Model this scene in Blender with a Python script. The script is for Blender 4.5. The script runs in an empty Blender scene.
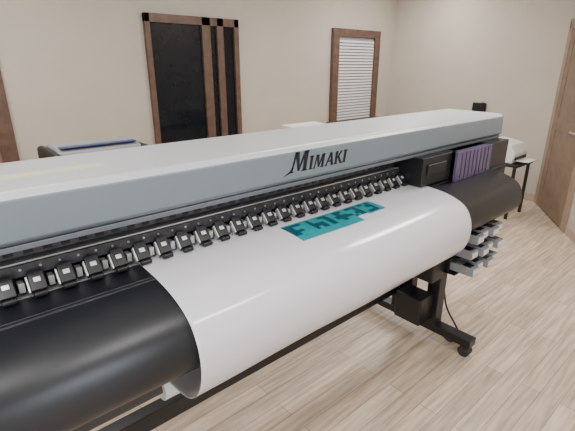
import bpy, bmesh, math
from mathutils import Vector, Matrix

# ---------------------------------------------------------------- materials
def mat(name, col, rough=0.5, metal=0.0, noise=0.0, nscale=8.0, bump=0.0, spec=0.5, coat=0.0, alpha=None):
    m = bpy.data.materials.new(name); m.use_nodes = True
    nt = m.node_tree; b = nt.nodes['Principled BSDF']
    b.inputs['Base Color'].default_value = (*col, 1)
    b.inputs['Roughness'].default_value = rough
    b.inputs['Metallic'].default_value = metal
    b.inputs['Specular IOR Level'].default_value = spec
    b.inputs['Coat Weight'].default_value = coat
    if noise > 0 or bump > 0:
        tc = nt.nodes.new('ShaderNodeTexCoord')
        n = nt.nodes.new('ShaderNodeTexNoise'); n.inputs['Scale'].default_value = nscale
        n.inputs['Detail'].default_value = 4
        nt.links.new(tc.outputs['Object'], n.inputs['Vector'])
        if noise > 0:
            r = nt.nodes.new('ShaderNodeValToRGB')
            r.color_ramp.elements[0].position = 0.3; r.color_ramp.elements[1].position = 0.7
            r.color_ramp.elements[0].color = (*[c*(1-noise) for c in col], 1)
            r.color_ramp.elements[1].color = (*[min(1, c*(1+noise)) for c in col], 1)
            nt.links.new(n.outputs['Fac'], r.inputs['Fac'])
            nt.links.new(r.outputs['Color'], b.inputs['Base Color'])
        if bump > 0:
            bp = nt.nodes.new('ShaderNodeBump'); bp.inputs['Strength'].default_value = bump
            bp.inputs['Distance'].default_value = 0.01
            nt.links.new(n.outputs['Fac'], bp.inputs['Height'])
            nt.links.new(bp.outputs['Normal'], b.inputs['Normal'])
    return m

def emis(name, col, s):
    m = bpy.data.materials.new(name); m.use_nodes = True
    b = m.node_tree.nodes['Principled BSDF']
    b.inputs['Base Color'].default_value = (*col, 1)
    b.inputs['Emission Color'].default_value = (*col, 1)
    b.inputs['Emission Strength'].default_value = s
    return m

M_wall = mat('wall_paint', (0.53, 0.48, 0.415), 0.85, noise=0.03, nscale=3, bump=0.05)
M_ceil = mat('ceiling_paint', (0.80, 0.79, 0.76), 0.9, noise=0.02)
M_trim = mat('brown_wood_trim', (0.12, 0.07, 0.05), 0.45, noise=0.25, nscale=14)
M_door = mat('door_wood', (0.22, 0.155, 0.11), 0.5, noise=0.15, nscale=9)
M_casing = mat('casing_wood', (0.33, 0.25, 0.185), 0.5, noise=0.1, nscale=9)
M_base = mat('baseboard_wood', (0.45, 0.36, 0.28), 0.5, noise=0.1)
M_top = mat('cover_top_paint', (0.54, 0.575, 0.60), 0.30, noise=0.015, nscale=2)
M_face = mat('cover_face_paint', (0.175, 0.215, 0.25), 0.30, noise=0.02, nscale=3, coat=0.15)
M_lip = mat('cover_lip', (0.15, 0.17, 0.20), 0.4, metal=0.3)
M_black = mat('black_plastic', (0.008, 0.009, 0.011), 0.38, noise=0.1)
M_dark = mat('dark_interior', (0.012, 0.013, 0.015), 0.6, noise=0.2)
M_guide = mat('black_guide_steel', (0.009, 0.010, 0.014), 0.40, noise=0.1)
M_alu = mat('aluminium', (0.60, 0.61, 0.62), 0.35, metal=0.7, noise=0.05)
M_greyr = mat('rail_grey', (0.08, 0.08, 0.09), 0.45, metal=0.4, noise=0.3, nscale=40)
M_paper = mat('glossy_vinyl', (0.70, 0.70, 0.75), 0.2, noise=0.01, nscale=2, coat=0.5)
M_paper.node_tree.nodes['Principled BSDF'].inputs['Coat Roughness'].default_value = 0.12
M_teal = mat('teal_ink', (0.015, 0.27, 0.31), 0.3, noise=0.1)
M_tdark = mat('dark_teal_ink', (0.006, 0.075, 0.10), 0.3, noise=0.1)
M_purple = mat('purple_smoked_panel', (0.10, 0.075, 0.16), 0.2, noise=0.25, nscale=10)
M_rib = mat('purple_rib', (0.05, 0.04, 0.08), 0.4, noise=0.1)
M_sticker = mat('cream_label', (0.66, 0.62, 0.46), 0.6, noise=0.05)
M_white = mat('white_plastic', (0.75, 0.75, 0.74), 0.4, noise=0.02)
M_grey = mat('grey_plastic', (0.26, 0.27, 0.29), 0.45, noise=0.05)
M_glassd = mat('dark_glass', (0.006, 0.008, 0.012), 0.12, noise=0.1, spec=0.3)
M_glassl = mat('window_glass_dusk', (0.30, 0.34, 0.40), 0.1, noise=0.1, nscale=2)
M_blue = mat('blue_plastic', (0.03, 0.06, 0.15), 0.4, noise=0.1)
M_rubber = mat('caster_rubber', (0.03, 0.03, 0.03), 0.7, noise=0.1)
M_core = mat('dark_core', (0.05, 0.045, 0.04), 0.6, noise=0.1)
M_lamp = emis('lamp_diffuser', (1, 0.98, 0.95), 2.0)

def floor_mat():
    m = bpy.data.materials.new('laminate_floor'); m.use_nodes = True
    nt = m.node_tree; b = nt.nodes['Principled BSDF']
    tc = nt.nodes.new('ShaderNodeTexCoord')
    br = nt.nodes.new('ShaderNodeTexBrick')
    br.inputs['Scale'].default_value = 1.0
    br.inputs['Brick Width'].default_value = 1.1
    br.inputs['Row Height'].default_value = 0.095
    br.inputs['Mortar Size'].default_value = 0.002
    br.inputs['Color1'].default_value = (0.72, 0.59, 0.46, 1)
    br.inputs['Color2'].default_value = (0.54, 0.43, 0.33, 1)
    br.inputs['Mortar'].default_value = (0.34, 0.25, 0.18, 1)
    nt.links.new(tc.outputs['Object'], br.inputs['Vector'])
    mp = nt.nodes.new('ShaderNodeMapping'); mp.inputs['Scale'].default_value = (1.2, 16, 1)
    nt.links.new(tc.outputs['Object'], mp.inputs['Vector'])
    n = nt.nodes.new('ShaderNodeTexNoise'); n.inputs['Scale'].default_value = 3; n.inputs['Detail'].default_value = 6
    nt.links.new(mp.outputs['Vector'], n.inputs['Vector'])
    r = nt.nodes.new('ShaderNodeValToRGB')
    r.color_ramp.elements[0].position = 0.3; r.color_ramp.elements[0].color = (0.66, 0.64, 0.62, 1)
    r.color_ramp.elements[1].position = 0.65; r.color_ramp.elements[1].color = (1.1, 1.1, 1.1, 1)
    nt.links.new(n.outputs['Fac'], r.inputs['Fac'])
    mx = nt.nodes.new('ShaderNodeMix'); mx.data_type = 'RGBA'; mx.blend_type = 'MULTIPLY'
    mx.inputs['Factor'].default_value = 1
    nt.links.new(br.outputs['Color'], mx.inputs['A']); nt.links.new(r.outputs['Color'], mx.inputs['B'])
    nt.links.new(mx.outputs['Result'], b.inputs['Base Color'])
    b.inputs['Roughness'].default_value = 0.36
    return m
M_floor = floor_mat()

# ---------------------------------------------------------------- helpers
def empty(name, loc=(0, 0, 0)):
    e = bpy.data.objects.new(name, None); e.location = loc
    e.empty_display_size = 0.1
    bpy.context.collection.objects.link(e); return e

def finish(name, bm, m, parent=None, smooth=False, bevel=0.0, seg=2):
    bmesh.ops.recalc_face_normals(bm, faces=bm.faces)
    me = bpy.data.meshes.new(name); bm.to_mesh(me); bm.free()
    ms = m if isinstance(m, (list, tuple)) else [m]
    for k in ms: me.materials.append(k)
    o = bpy.data.objects.new(name, me); bpy.context.collection.objects.link(o)
    if smooth:
        for p in me.polygons: p.use_smooth = True
    if bevel > 0:
        bv = o.modifiers.new('bevel', 'BEVEL'); bv.width = bevel; bv.segments = seg
        bv.limit_method = 'ANGLE'; bv.angle_limit = math.radians(35)
        wn = o.modifiers.new('wn', 'WEIGHTED_NORMAL')
        for p in me.polygons: p.use_smooth = True
    if parent:
        o.parent = parent
        o.matrix_parent_inverse = Matrix.Translation(-Vector(parent.location))
    return o

def addbox(bm, lo, hi, M=None, mi=0):
    x0, y0, z0 = lo; x1, y1, z1 = hi
    vs = [Vector(p) for p in ((x0,y0,z0),(x1,y0,z0),(x1,y1,z0),(x0,y1,z0),(x0,y0,z1),(x1,y0,z1),(x1,y1,z1),(x0,y1,z1))]
    if M: vs = [M @ v for v in vs]
    v = [bm.verts.new(p) for p in vs]
    for f in ((0,3,2,1),(4,5,6,7),(0,1,5,4),(1,2,6,5),(2,3,7,6),(3,0,4,7)):
        fc = bm.faces.new([v[i] for i in f]); fc.material_index = mi

def box(name, lo, hi, m, parent=None, bevel=0.004, M=None):
    bm = bmesh.new(); addbox(bm, lo, hi, M)
    return finish(name, bm, m, parent, bevel=bevel)

def boxes(name, lst, m, parent=None, bevel=0.003, M=None):
    bm = bmesh.new()
    for it in lst:
        addbox(bm, it[0], it[1], M, it[2] if len(it) > 2 else 0)
    return finish(name, bm, m, parent, bevel=bevel)

def addcyl(bm, p0, p1, r, n=20, mi=0, r2=None):
    p0 = Vector(p0); p1 = Vector(p1); d = p1 - p0
    q = d.to_track_quat('Z', 'Y').to_matrix().to_4x4()
    T = Matrix.Translation((p0+p1)/2) @ q
    res = bmesh.ops.create_cone(bm, cap_ends=True, segments=n, radius1=r, radius2=r if r2 is None else r2, depth=d.length, matrix=T)
    for v in res['verts']:
        for f in v.link_faces: f.material_index = mi

def cyl(name, p0, p1, r, m, parent=None, n=24):
    bm = bmesh.new(); addcyl(bm, p0, p1, r, n)
    return finish(name, bm, m, parent, bevel=0.002)

def extrude(name, pts, x0, x1, m, parent=None, bevel=0.006, seg=3, fmat=None):
    bm = bmesh.new()
    a = [bm.verts.new((x0, y, z)) for y, z in pts]
    b = [bm.verts.new((x1, y, z)) for y, z in pts]
    n = len(pts)
    for i in range(n):
        f = bm.faces.new((a[i], a[(i+1) % n], b[(i+1) % n], b[i]))
        if fmat: f.material_index = fmat[i]
    bm.faces.new(a); bm.faces.new(b)
    return finish(name, bm, m, parent, bevel=bevel, seg=seg)

def catmull(P, k=8):
    out = []
    for i in range(len(P)-1):
        p0 = P[max(i-1, 0)]; p1 = P[i]; p2 = P[i+1]; p3 = P[min(i+2, len(P)-1)]
        for j in range(k):
            t = j/k
            out.append(tuple(0.5*((2*p1[c]) + (-p0[c]+p2[c])*t + (2*p0[c]-5*p1[c]+4*p2[c]-p3[c])*t*t + (-p0[c]+3*p1[c]-3*p2[c]+p3[c])*t**3) for c in (0, 1)))
    out.append(P[-1]); return out

# ---------------------------------------------------------------- room shell
ZC = 2.8; YB = 4.2; XR = 5.8; XL = -3.2; YC = 1.80
corner = Vector((XR, YC, 0)); adir = Vector((-0.828, -0.560, 0)).normalized()
aend = corner + adir*6.9
YF = aend.y
def prism(name, poly, z0, z1, m):
    bm = bmesh.new()
    a = [bm.verts.new((x, y, z0)) for x, y in poly]; b = [bm.verts.new((x, y, z1)) for x, y in poly]
    n = len(poly)
    for i in range(n): bm.faces.new((a[i], a[(i+1) % n], b[(i+1) % n], b[i]))
    bm.faces.new(a); bm.faces.new(b)
    return finish(name, bm, m)
room = [(XL-.1, YB+.1), (XR+.1, YB+.1), (XR+.1, YC-.06), (aend.x+.05, YF-.1), (XL-.1, YF-.1)]
prism('floor', room, -0.1, 0.0, M_floor)
prism('ceiling', room, ZC, ZC+0.1, M_ceil)
box('wall_back', (XL-.1, YB, 0), (XR+.1, YB+.1, ZC), M_wall, bevel=0)
box('wall_right', (XR, YC, 0), (XR+.1, YB, ZC), M_wall, bevel=0)
box('wall_left', (XL-.1, YF-.1, 0), (XL, YB, ZC), M_wall, bevel=0)
box('wall_front', (XL, YF-.1, 0), (aend.x+.05, YF, ZC), M_wall, bevel=0)
# angled wall: local x along adir, local y outwards
ang = math.atan2(adir.y, adir.x)
MA = Matrix.Translation(corner) @ Matrix.Rotation(ang, 4, 'Z')
box('wall_angled', (0, 0, 0), (6.9, .1, ZC), M_wall, bevel=0, M=MA)
boxes('baseboard_right', [((XR-.015, YC+.02, 0), (XR, YB, .09))], M_base)
boxes('baseboard_back', [((.62, YB-.015, 0), (1.78, YB, .09)), ((3.0, YB-.015, 0), (XR-.02, YB, .09)), ((XL, YB-.015, 0), (-.52, YB, .09))], M_base)
boxes('baseboard_angled', [((1.12, -.015, 0), (6.6, 0, .09))], M_base, M=MA)

# angled-wall door (casing, panelled leaf, handle)
d = empty('door_1', tuple(MA @ Vector((.55, 0, 0))))
boxes('casing', [((.02, -.03, 0), (.11, 0, 2.12)), ((1.01, -.03, 0), (1.10, 0, 2.12)), ((.02, -.03, 2.04), (1.10, 0, 2.14))], M_casing, d, M=MA)
boxes('leaf', [((.12, -.02, .01), (1.0, -.001, 2.035)), ((.12, -.026, .01), (.24, -.02, 2.035)), ((.88, -.026, .01), (1.0, -.02, 2.035)),
               ((.24, -.026, .01), (.88, -.02, .22)), ((.24, -.026, .95), (.88, -.02, 1.08)), ((.24, -.026, 1.92), (.88, -.02, 2.035))], M_door, d, M=MA)
bm = bmesh.new()
addcyl(bm, MA @ Vector((.93, -.02, 1.0)), MA @ Vector((.93, -.07, 1.0)), .011)
addcyl(bm, MA @ Vector((.94, -.07, 1.0)), MA @ Vector((.82, -.07, 1.0)), .009)
finish('handle', bm, M_alu, d)

# doors in back wall
d = empty('door_2', (.05, YB, 0))
boxes('casing', [((-.50, YB-.04, 0), (-.40, YB, 2.12)), ((.48, YB-.04, 0), (.60, YB, 2.12)), ((-.50, YB-.04, 2.04), (.60, YB, 2.14))], M_trim, d)
boxes('leaf', [((-.39, YB-.02, .01), (.48, YB-.001, 2.03)), ((-.39, YB-.028, .01), (-.27, YB-.02, 2.03)), ((.36, YB-.028, .01), (.48, YB-.02, 2.03)),
               ((-.27, YB-.028, .95), (.37, YB-.02, 1.1))], M_door, d)
cyl('handle', (.43, YB-.07, 1.0), (.30, YB-.07, 1.0), .01, M_alu, d)
cyl('handle_stem', (.43, YB-.075, 1.0), (.43, YB-.02, 1.0), .01, M_alu, d)

d = empty('door_3', (2.4, YB, 0))
boxes('casing', [((1.83, YB-.05, 0), (1.88, YB, 2.12)), ((2.44, YB-.05, 0), (2.54, YB, 2.12)), ((2.62, YB-.05, 0), (2.70, YB, 2.12)), ((2.84, YB-.05, 0), (2.90, YB, 2.12)),
                 ((1.83, YB-.05, 2.04), (2.90, YB, 2.12))], M_trim, d)
boxes('glazed_leaf', [((1.88, YB-.02, .01), (2.44, YB-.001, 2.04)), ((2.54, YB-.02, .01), (2.62, YB-.001, 2.04)), ((2.70, YB-.02, .01), (2.84, YB-.001, 2.04))], M_glassd, d, bevel=0)

w = empty('window_1', (4.95, YB, 1.4))
boxes('frame', [((4.42, YB-.05, .78), (4.54, YB, 2.12)), ((5.30, YB-.05, .78), (5.42, YB, 2.12)), ((4.54, YB-.05, 2.02), (5.30, YB, 2.12)), ((4.38, YB-.08, .76), (5.46, YB, .90))], M_trim, w)
box('pane', (4.54, YB-.02, .90), (5.30, YB-.002, 2.02), M_glassl, w, bevel=0)
boxes('blind_slats', [((4.55, YB-.035, .91+.04*i), (5.29, YB-.028, .935+.04*i)) for i in range(27)], M_white, w, bevel=0)

# ceiling lights; the last is unseen, added for a glossy streak on the vinyl
for (x, y) in ((-0.4, 0.3), (0.2, 2.9), (2.8, 2.4), (3.5, 1.0), (-1.9, 1.2), (4.8, 3.2), (1.45, -.35)):
    e = empty('ceiling_light', (x, y, ZC))
    box('housing', (x-.62, y-.17, ZC-.05), (x+.62, y+.17, ZC), M_white, e)
    box('diffuser', (x-.59, y-.14, ZC-.058), (x+.59, y+.14, ZC-.05), M_lamp, e, bevel=0)
    L = bpy.data.lights.new('tube', 'AREA'); L.shape = 'RECTANGLE'; L.size = 1.15; L.size_y = .26
    L.energy = 30; L.color = (1, .97, .94)
    o = bpy.data.objects.new('tube', L); bpy.context.collection.objects.link(o)
    o.location = (0, 0, -.07); o.parent = e
# daylight window in the wall behind the photographer
w = empty('window_2', (-1.6, YF, 1.4))
boxes('frame', [((-2.5, YF, .8), (-2.42, YF+.05, 2.3)), ((-.78, YF, .8), (-.7, YF+.05, 2.3)), ((-2.42, YF, 2.22), (-.78, YF+.05, 2.3)), ((-2.52, YF, .76), (-.68, YF+.09, .82)), ((-1.63, YF, .82), (-1.57, YF+.04, 2.22))], M_white, w)
box('pane', (-2.42, YF+.001, .82), (-.78, YF+.012, 2.22), emis('daylight_pane', (.85, .93, 1), 1.5), w, bevel=0)
L = bpy.data.lights.new('daylight', 'AREA'); L.shape = 'RECTANGLE'; L.size = 1.6; L.size_y = 1.35; L.energy = 75; L.color = (.84, .92, 1)
o = bpy.data.objects.new('daylight', L); bpy.context.collection.objects.link(o)
o.location = (0, .06, .12); o.rotation_euler = (math.radians(90), 0, 0); o.parent = w

# ---------------------------------------------------------------- printer
P = empty('wide_format_printer', (1.0, 1.4, 0))
XA, XB = -1.0, 2.93
# hood
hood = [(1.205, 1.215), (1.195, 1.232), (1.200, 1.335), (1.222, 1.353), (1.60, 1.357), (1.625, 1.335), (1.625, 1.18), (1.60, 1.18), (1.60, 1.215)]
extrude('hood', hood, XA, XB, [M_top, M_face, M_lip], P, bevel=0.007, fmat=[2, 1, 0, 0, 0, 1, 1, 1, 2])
box('hood_lip', (XA+.01, 1.203, 1.198), (XB-.01, 1.225, 1.214), M_lip, P, bevel=.002)
boxes('warning_label', [((.08, 1.36, 1.3535), (.42, 1.40, 1.3565))], M_sticker, P, bevel=0)
# internal beam and rails
box('rear_beam', (XA+.05, 1.36, .86), (XB-.02, 1.60, 1.20), M_dark, P)
box('carriage_rail', (XA+.06, 1.325, 1.135), (2.0, 1.36, 1.165), M_greyr, P, .002)
box('rail_edge', (XA+.06, 1.300, 1.124), (2.0, 1.36, 1.130), M_alu, P, .001)
boxes('rail_slots', [((XA+.1+.05*i, 1.322, 1.143), (XA+.125+.05*i, 1.326, 1.157)) for i in range(57)], M_black, P, bevel=0)
box('roller_beam', (XA+.06, 1.298, 1.085), (2.0, 1.36, 1.122), M_greyr, P, .002)
bm = bmesh.new()
for i in range(57):
    addcyl(bm, (XA+.1+.0515*i, 1.2985, 1.108), (XA+.1+.0515*i, 1.2955, 1.108), .004, 10)
finish('beam_screws', bm, M_alu, P)
box('encoder_strip', (XA+.06, 1.34, 1.185), (2.0, 1.343, 1.196), M_grey, P, 0)
box('platen', (XA+.06, 1.15, 1.0), (2.75, 1.36, 1.036), M_guide, P)
box('platen_strip', (XA+.06, 1.262, 1.036), (2.0, 1.30, 1.0385), M_alu, P, 0)
# pinch rollers: chunky black housings with bright side brackets
bmA = bmesh.new(); bmB = bmesh.new()
for i in range(46):
    x = -0.98 + .076*i
    if x > 2.0: break
    T = Matrix.Translation((x, 1.262, 1.078)) @ Matrix.Rotation(math.radians(48), 4, 'X')
    addbox(bmA, (-.021, -.030, -.012), (.021, .030, .010), T)
    addbox(bmA, (-.014, -.040, -.016), (.014, -.028, .002), T)
    addbox(bmB, (-.009, -.006, .0095), (.009, .008, .0125), T)
    addbox(bmB, (-.0265, -.030, -.012), (-.0215, .018, .006), T)
    addbox(bmB, (x+.030, 1.268, 1.050), (x+.046, 1.300, 1.078))
    addcyl(bmA, (x-.018, 1.232, 1.051), (x+.018, 1.232, 1.051), .009, 14)
finish('pinch_roller_arms', bmA, M_black, P, bevel=.003)
finish('pinch_roller_brackets', bmB, M_alu, P, bevel=.001)
# front guide
gp = catmull([(1.30, 1.034), (1.20, 1.034), (1.10, 1.027), (1.01, 1.006), (.945, .965), (.92, .90), (.925, .84), (.965, .79)], 6)
gp += [(1.02, .79), (1.30, .86)]
o = extrude('front_media_guide', gp, XA+.06, 2.70, M_guide, P, bevel=0)
for p in o.data.polygons: p.use_smooth = len(p.vertices) == 4
box('guide_scale', (XA+.1, 1.135, 1.0295), (2.0, 1.141, 1.0335), M_greyr, P, 0)
box('under_tray', (XA+.1, 1.10, .80), (XB-.1, 1.36, .86), M_dark, P)
# media
prof = catmull([(1.33, 1.041), (1.22, 1.0405), (1.12, 1.036), (1.02, 1.02), (.94, .985), (.900, .93), (.886, .865), (.896, .79), (.932, .725), (1.0, .675), (1.11, .652), (1.19, .65)], 10)
x0, x1, nx = .45, 2.00, 155
bm = bmesh.new()
rows = []
for i in range(nx+1):
    x = x0 + (x1-x0)*i/nx
    rows.append([bm.verts.new((x, y + .0015*math.sin(x*9), z + .0012*math.sin(x*7+1))) for y, z in prof])
glyph = ["XXX.X..XX..XX.XXX.X.X", "X...X...X..X....X..XX", "XX..XXX.X.XXXX.XX...X", "X...X.X.X..X..X.X.XXX", "XXX.X.X.XX.XX...X.X.X"]
for i in range(nx):
    for j in range(len(prof)-1):
        f = bm.faces.new((rows[i][j], rows[i+1][j], rows[i+1][j+1], rows[i][j+1]))
        c = f.calc_center_median()
        if 1.00 < c.x < 1.55 and 1.06 < c.y < 1.20:
            if c.y < 1.095 and c.x > 1.36: continue
            f.material_index = 1
            gx = int((c.x-1.02)/.024); gy = int((c.y-1.075)/.023)
            if 0 <= gx < 21 and 0 <= gy < 5 and glyph[4-gy][gx] == 'X' and c.y > 1.10: f.material_index = 2
o = finish('printed_vinyl_media', bm, [M_paper, M_teal, M_tdark], P, smooth=True)
s = o.modifiers.new('s', 'SOLIDIFY'); s.thickness = .001; s.offset = 0
# take-up roll and shaft
cyl('take_up_roll', (x0-.01, 1.19, .595), (x1+.01, 1.19, .595), .054, M_paper, P, 40)
cyl('take_up_core', (XA+.2, 1.19, .595), (2.22, 1.19, .595), .028, M_core, P)
# maintenance station at the right end
boxes('head_carriage', [((1.93, 1.15, 1.045), (2.22, 1.38, 1.198)), ((1.97, 1.14, 1.10), (2.15, 1.15, 1.16))], M_black, P, .005)
boxes('station_frame', [((2.22, 1.13, 1.03), (2.25, 1.40, 1.198)), ((2.66, 1.13, 1.03), (2.90, 1.40, 1.198)), ((2.22, 1.12, 1.015), (2.90, 1.40, 1.035))], M_black, P)
box('purple_window', (2.22, 1.118, 1.030), (2.64, 1.16, 1.198), M_purple, P, .003)
boxes('window_ribs', [((2.27+.045*i, 1.1155, 1.04), (2.275+.045*i, 1.120, 1.19)) for i in range(8)], M_rib, P, 0)
box('right_end_body', (2.70, 1.12, .80), (2.90, 1.60, 1.035), M_black, P, .012)
box('left_end_body', (XA, 1.05, .80), (XA+.30, 1.60, 1.215), M_grey, P, .012)
# ink cartridge rack
rx = 2.18; rz = .07
boxes('ink_rack', [((rx, 1.02, .62+rz), (rx+.40, 1.42, .63+rz)), ((rx, 1.02, .52+rz), (rx+.40, 1.42, .53+rz)), ((rx, 1.3, .42+rz), (rx+.40, 1.42, .86)), ((rx, 1.02, .42+rz), (rx+.40, 1.42, .43+rz)),
                      ((rx, 1.06, .42+rz), (rx+.012, 1.42, .80)), ((rx+.388, 1.06, .42+rz), (rx+.40, 1.42, .80)), ((rx, 1.04, .72+rz), (rx+.40, 1.42, .73+rz))], M_black, P, .002)
bmc = bmesh.new()
for r_, z in enumerate((.432+rz, .532+rz, .632+rz)):
    for k in range(4):
        x = rx+.025 + k*.093; yy = .93 + .02*((k+r_) % 2)
        addbox(bmc, (x, yy, z+.005), (x+.075, 1.28, z+.055), None, 0)
        addbox(bmc, (x+.008, yy-.005, z+.015), (x+.067, yy+.001, z+.045), None, 1)
        addbox(bmc, (x+.012, yy+.02, z+.054), (x+.063, yy+.07, z+.058), None, 2)
finish('ink_cartridges', bmc, [M_grey, M_white, M_black], P, bevel=.003)
# stand
def leg(x, tag):
    boxes('stand_leg_'+tag, [((x-.035, 1.28, .12), (x+.035, 1.42, .82)), ((x-.04, 1.09, .12), (x+.04, 1.17, .60)), ((x-.04, .86, .075), (x+.04, 1.72, .125)),
                       ((x-.03, 1.12, .52), (x+.03, 1.34, .60))], M_black, P, .005)
    bm = bmesh.new()
    for y in (.90, 1.68):
        addcyl(bm, (x-.028, y, .034), (x+.028, y, .034), .034, 24)
        addbox(bm, (x-.034, y-.02, .035), (x-.029, y+.02, .08)); addbox(bm, (x+.029, y-.02, .035), (x+.034, y+.02, .08))
        addbox(bm, (x-.034, y-.02, .065), (x+.034, y+.02, .08))
    finish('casters_'+tag, bm, M_rubber, P, bevel=.003)
leg(2.20, 'r'); leg(-.72, 'l')
box('stand_crossbar', (-.70, 1.33, .28), (2.18, 1.39, .36), M_black, P)
box('take_up_motor', (2.04, 1.08, .46), (2.165, 1.30, .68), M_black, P, .01)
box('foot_controller', (2.02, 1.12, .16), (2.16, 1.30, .34), M_black, P, .01)
# cable
cu = bpy.data.curves.new('cable', 'CURVE'); cu.dimensions = '3D'; cu.bevel_depth = .006
sp = cu.splines.new('BEZIER'); pts = [(2.36, 1.2, .50), (2.33, 1.12, .2), (2.27, 1.0, .012), (2.22, 1.15, .14)]
sp.bezier_points.add(3)
for b_, p in zip(sp.bezier_points, pts):
    b_.co = p; b_.handle_left_type = b_.handle_right_type = 'AUTO'
o = bpy.data.objects.new('cable', cu); bpy.context.collection.objects.link(o); cu.materials.append(M_black)
o.parent = P; o.matrix_parent_inverse = Matrix.Translation(-Vector(P.location))
# logo lettering on the hood face: stroke polygons in (u,v), extruded; slanted serif capitals
def stroke_letters(x, z, name):
    bm = bmesh.new(); sh = .22
    def poly(pts, ox, s):
        v = [bm.verts.new((x + ox + (u*s) + sh*w_*s, 1.1945, z + w_*s)) for u, w_ in pts]
        f = bm.faces.new(v)
        r = bmesh.ops.extrude_face_region(bm, geom=[f])
        bmesh.ops.translate(bm, vec=(0, .006, 0), verts=[g for g in r['geom'] if isinstance(g, bmesh.types.BMVert)])
    def bar(u0, v0, u1, v1, w0, w1, ox, s):
        poly([(u0-w0/2, v0), (u0+w0/2, v0), (u1+w1/2, v1), (u1-w1/2, v1)], ox, s)
    def serif(u, v, w_, ox, s): poly([(u-w_/2, v), (u+w_/2, v), (u+w_/2, v+.06), (u-w_/2, v+.06)], ox, s)
    def Mg(ox, s, swoosh=False):
        bar(.05, 0, .22, 1, .07, .10, ox, s)
        bar(.28, 1, .52, .05, .22, .12, ox, s); bar(.52, .05, .84, 1, .10, .10, ox, s)
        bar(.92, 0, .92, 1, .22, .22, ox, s); serif(.05, 0, .26, ox, s); serif(.92, 0, .36, ox, s); serif(.96, .94, .28, ox, s)
        if swoosh: poly([(-.45, -.12), (.0, .0), (.16, .22), (.08, .3), (-.05, .10)], ox, s)
        return 1.2*s
    def Ig(ox, s):
        bar(.12, 0, .12, 1, .22, .22, ox, s); serif(.12, 0, .36, ox, s); serif(.12, .94, .36, ox, s); return .38*s
    def Ag(ox, s):
        bar(.05, 0, .45, 1, .09, .12, ox, s); bar(.75, 0, .48, 1, .24, .16, ox, s)
        bar(.42, .28, .42, .38, .5, .42, ox, s); serif(.05, 0, .24, ox, s); serif(.75, 0, .34, ox, s); return .95*s
    def Kg(ox, s):
        bar(.12, 0, .12, 1, .22, .22, ox, s); bar(.25, .45, .66, 1, .12, .14, ox, s); bar(.74, 0, .34, .6, .26, .16, ox, s)
        serif(.12, 0, .34, ox, s); serif(.76, 0, .32, ox, s); return .92*s
    S = .053; ox = .02
    ox += Mg(ox, .078, True) + .006
    for g in (Ig, Mg, Ag, Kg, Ig): ox += g(ox, S) + .0045
    finish(name, bm, M_black, P)
stroke_letters(1.035, 1.256, 'logo_lettering')

# ---------------------------------------------------------------- objects behind the printer
C = empty('vinyl_cutter', (.85, 2.7, 0))
cp = [(2.52, 1.08), (2.50, 1.14), (2.54, 1.195), (2.60, 1.212), (2.80, 1.212), (2.86, 1.18), (2.86, 1.00), (2.52, 1.00)]
extrude('body', cp, .55, 1.02, M_grey, C, bevel=.01)
boxes('slot', [((.60, 2.497, 1.105), (.98, 2.515, 1.145))], M_black, C)
boxes('top_strip', [((.57, 2.56, 1.213), (1.0, 2.62, 1.22))], M_blue, C)
boxes('end_caps', [((.51, 2.48, .98), (.56, 2.88, 1.20)), ((1.01, 2.48, .98), (1.05, 2.88, 1.20))], M_black, C, .02)
boxes('stand', [((.62, 2.64, .06), (.68, 2.72, 1.0)), ((.90, 2.64, .06), (.96, 2.72, 1.0)), ((.60, 2.42, 0), (.70, 2.94, .06)), ((.88, 2.42, 0), (.98, 2.94, .06)), ((.68, 2.66, .3), (.90, 2.70, .36))], M_black, C)

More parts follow.
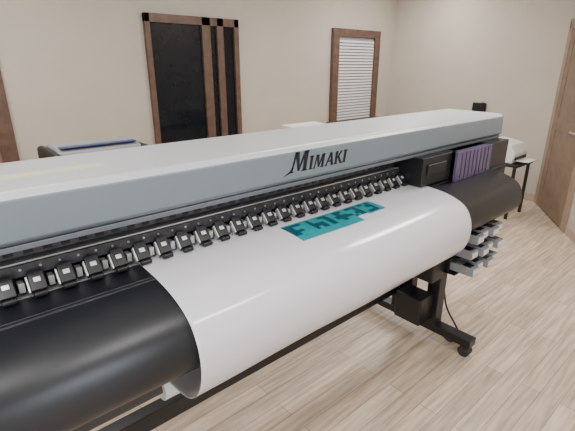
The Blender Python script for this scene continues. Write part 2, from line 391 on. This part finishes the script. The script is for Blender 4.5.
C = empty('laminator', (2.9, 3.0, 0))
extrude('body', [(2.88, .93), (2.86, 1.04), (2.91, 1.11), (3.1, 1.12), (3.14, 1.06), (3.14, .93)], 2.62, 3.05, M_white, C, bevel=.01)
boxes('table', [((2.2, 2.78, .88), (3.13, 3.25, .93)), ((2.23, 2.81, 0), (2.28, 2.86, .88)), ((3.05, 2.81, 0), (3.1, 2.86, .88)), ((2.23, 3.17, 0), (2.28, 3.22, .88)), ((3.05, 3.17, 0), (3.1, 3.22, .88))], M_grey, C)

# side table with small printer on it
T = empty('side_table', (5.0, 1.95, 0)); q = .12
boxes('top', [((4.80, 1.62+q, .60), (5.25, 2.10+q, .63))], M_black, T)
boxes('legs', [((4.82, 1.64+q, 0), (4.85, 1.67+q, .6)), ((5.20, 1.64+q, 0), (5.23, 1.67+q, .6)), ((4.82, 2.05+q, 0), (4.85, 2.08+q, .6)), ((5.20, 2.05+q, 0), (5.23, 2.08+q, .6)), ((4.82, 1.645+q, .2), (5.22, 1.665+q, .22))], M_black, T)
D = empty('desktop_printer', (5.02, 1.97, .63))
extrude('body', [(1.70+q, .63), (1.68+q, .74), (1.74+q, .83), (1.98+q, .87), (2.05+q, .83), (2.05+q, .63)], 4.84, 5.20, M_white, D, bevel=.012)
boxes('slot', [((4.88, 1.675+q, .67), (5.16, 1.70+q, .70))], M_black, D)
boxes('tray', [((4.90, 1.55+q, .655), (5.14, 1.70+q, .665))], M_white, D)
# wall phone
W = empty('wall_phone', (XR-.03, 2.75, 1.16))
boxes('body', [((XR-.04, 2.62, 1.06), (XR, 2.80, 1.18))], M_black, W, .01)
boxes('handset', [((XR-.075, 2.63, 1.05), (XR-.04, 2.67, 1.19))], M_black, W, .01)

# ---------------------------------------------------------------- world & camera
wd = bpy.data.worlds.new('world'); bpy.context.scene.world = wd; wd.use_nodes = True
wd.node_tree.nodes['Background'].inputs[0].default_value = (.8, .88, 1, 1)
wd.node_tree.nodes['Background'].inputs[1].default_value = .4
cam = bpy.data.cameras.new('camera'); co = bpy.data.objects.new('camera', cam); bpy.context.collection.objects.link(co)
cam.sensor_width = 36; cam.lens = 36*421/575; cam.clip_start = .02
al = math.radians(49); th = math.radians(19.6)
h = Vector((math.cos(al), math.sin(al), 0)); f = h*math.cos(th) - Vector((0, 0, 1))*math.sin(th)
co.location = (0, 0, 1.65); co.rotation_euler = f.to_track_quat('-Z', 'Y').to_euler()
bpy.context.scene.camera = co
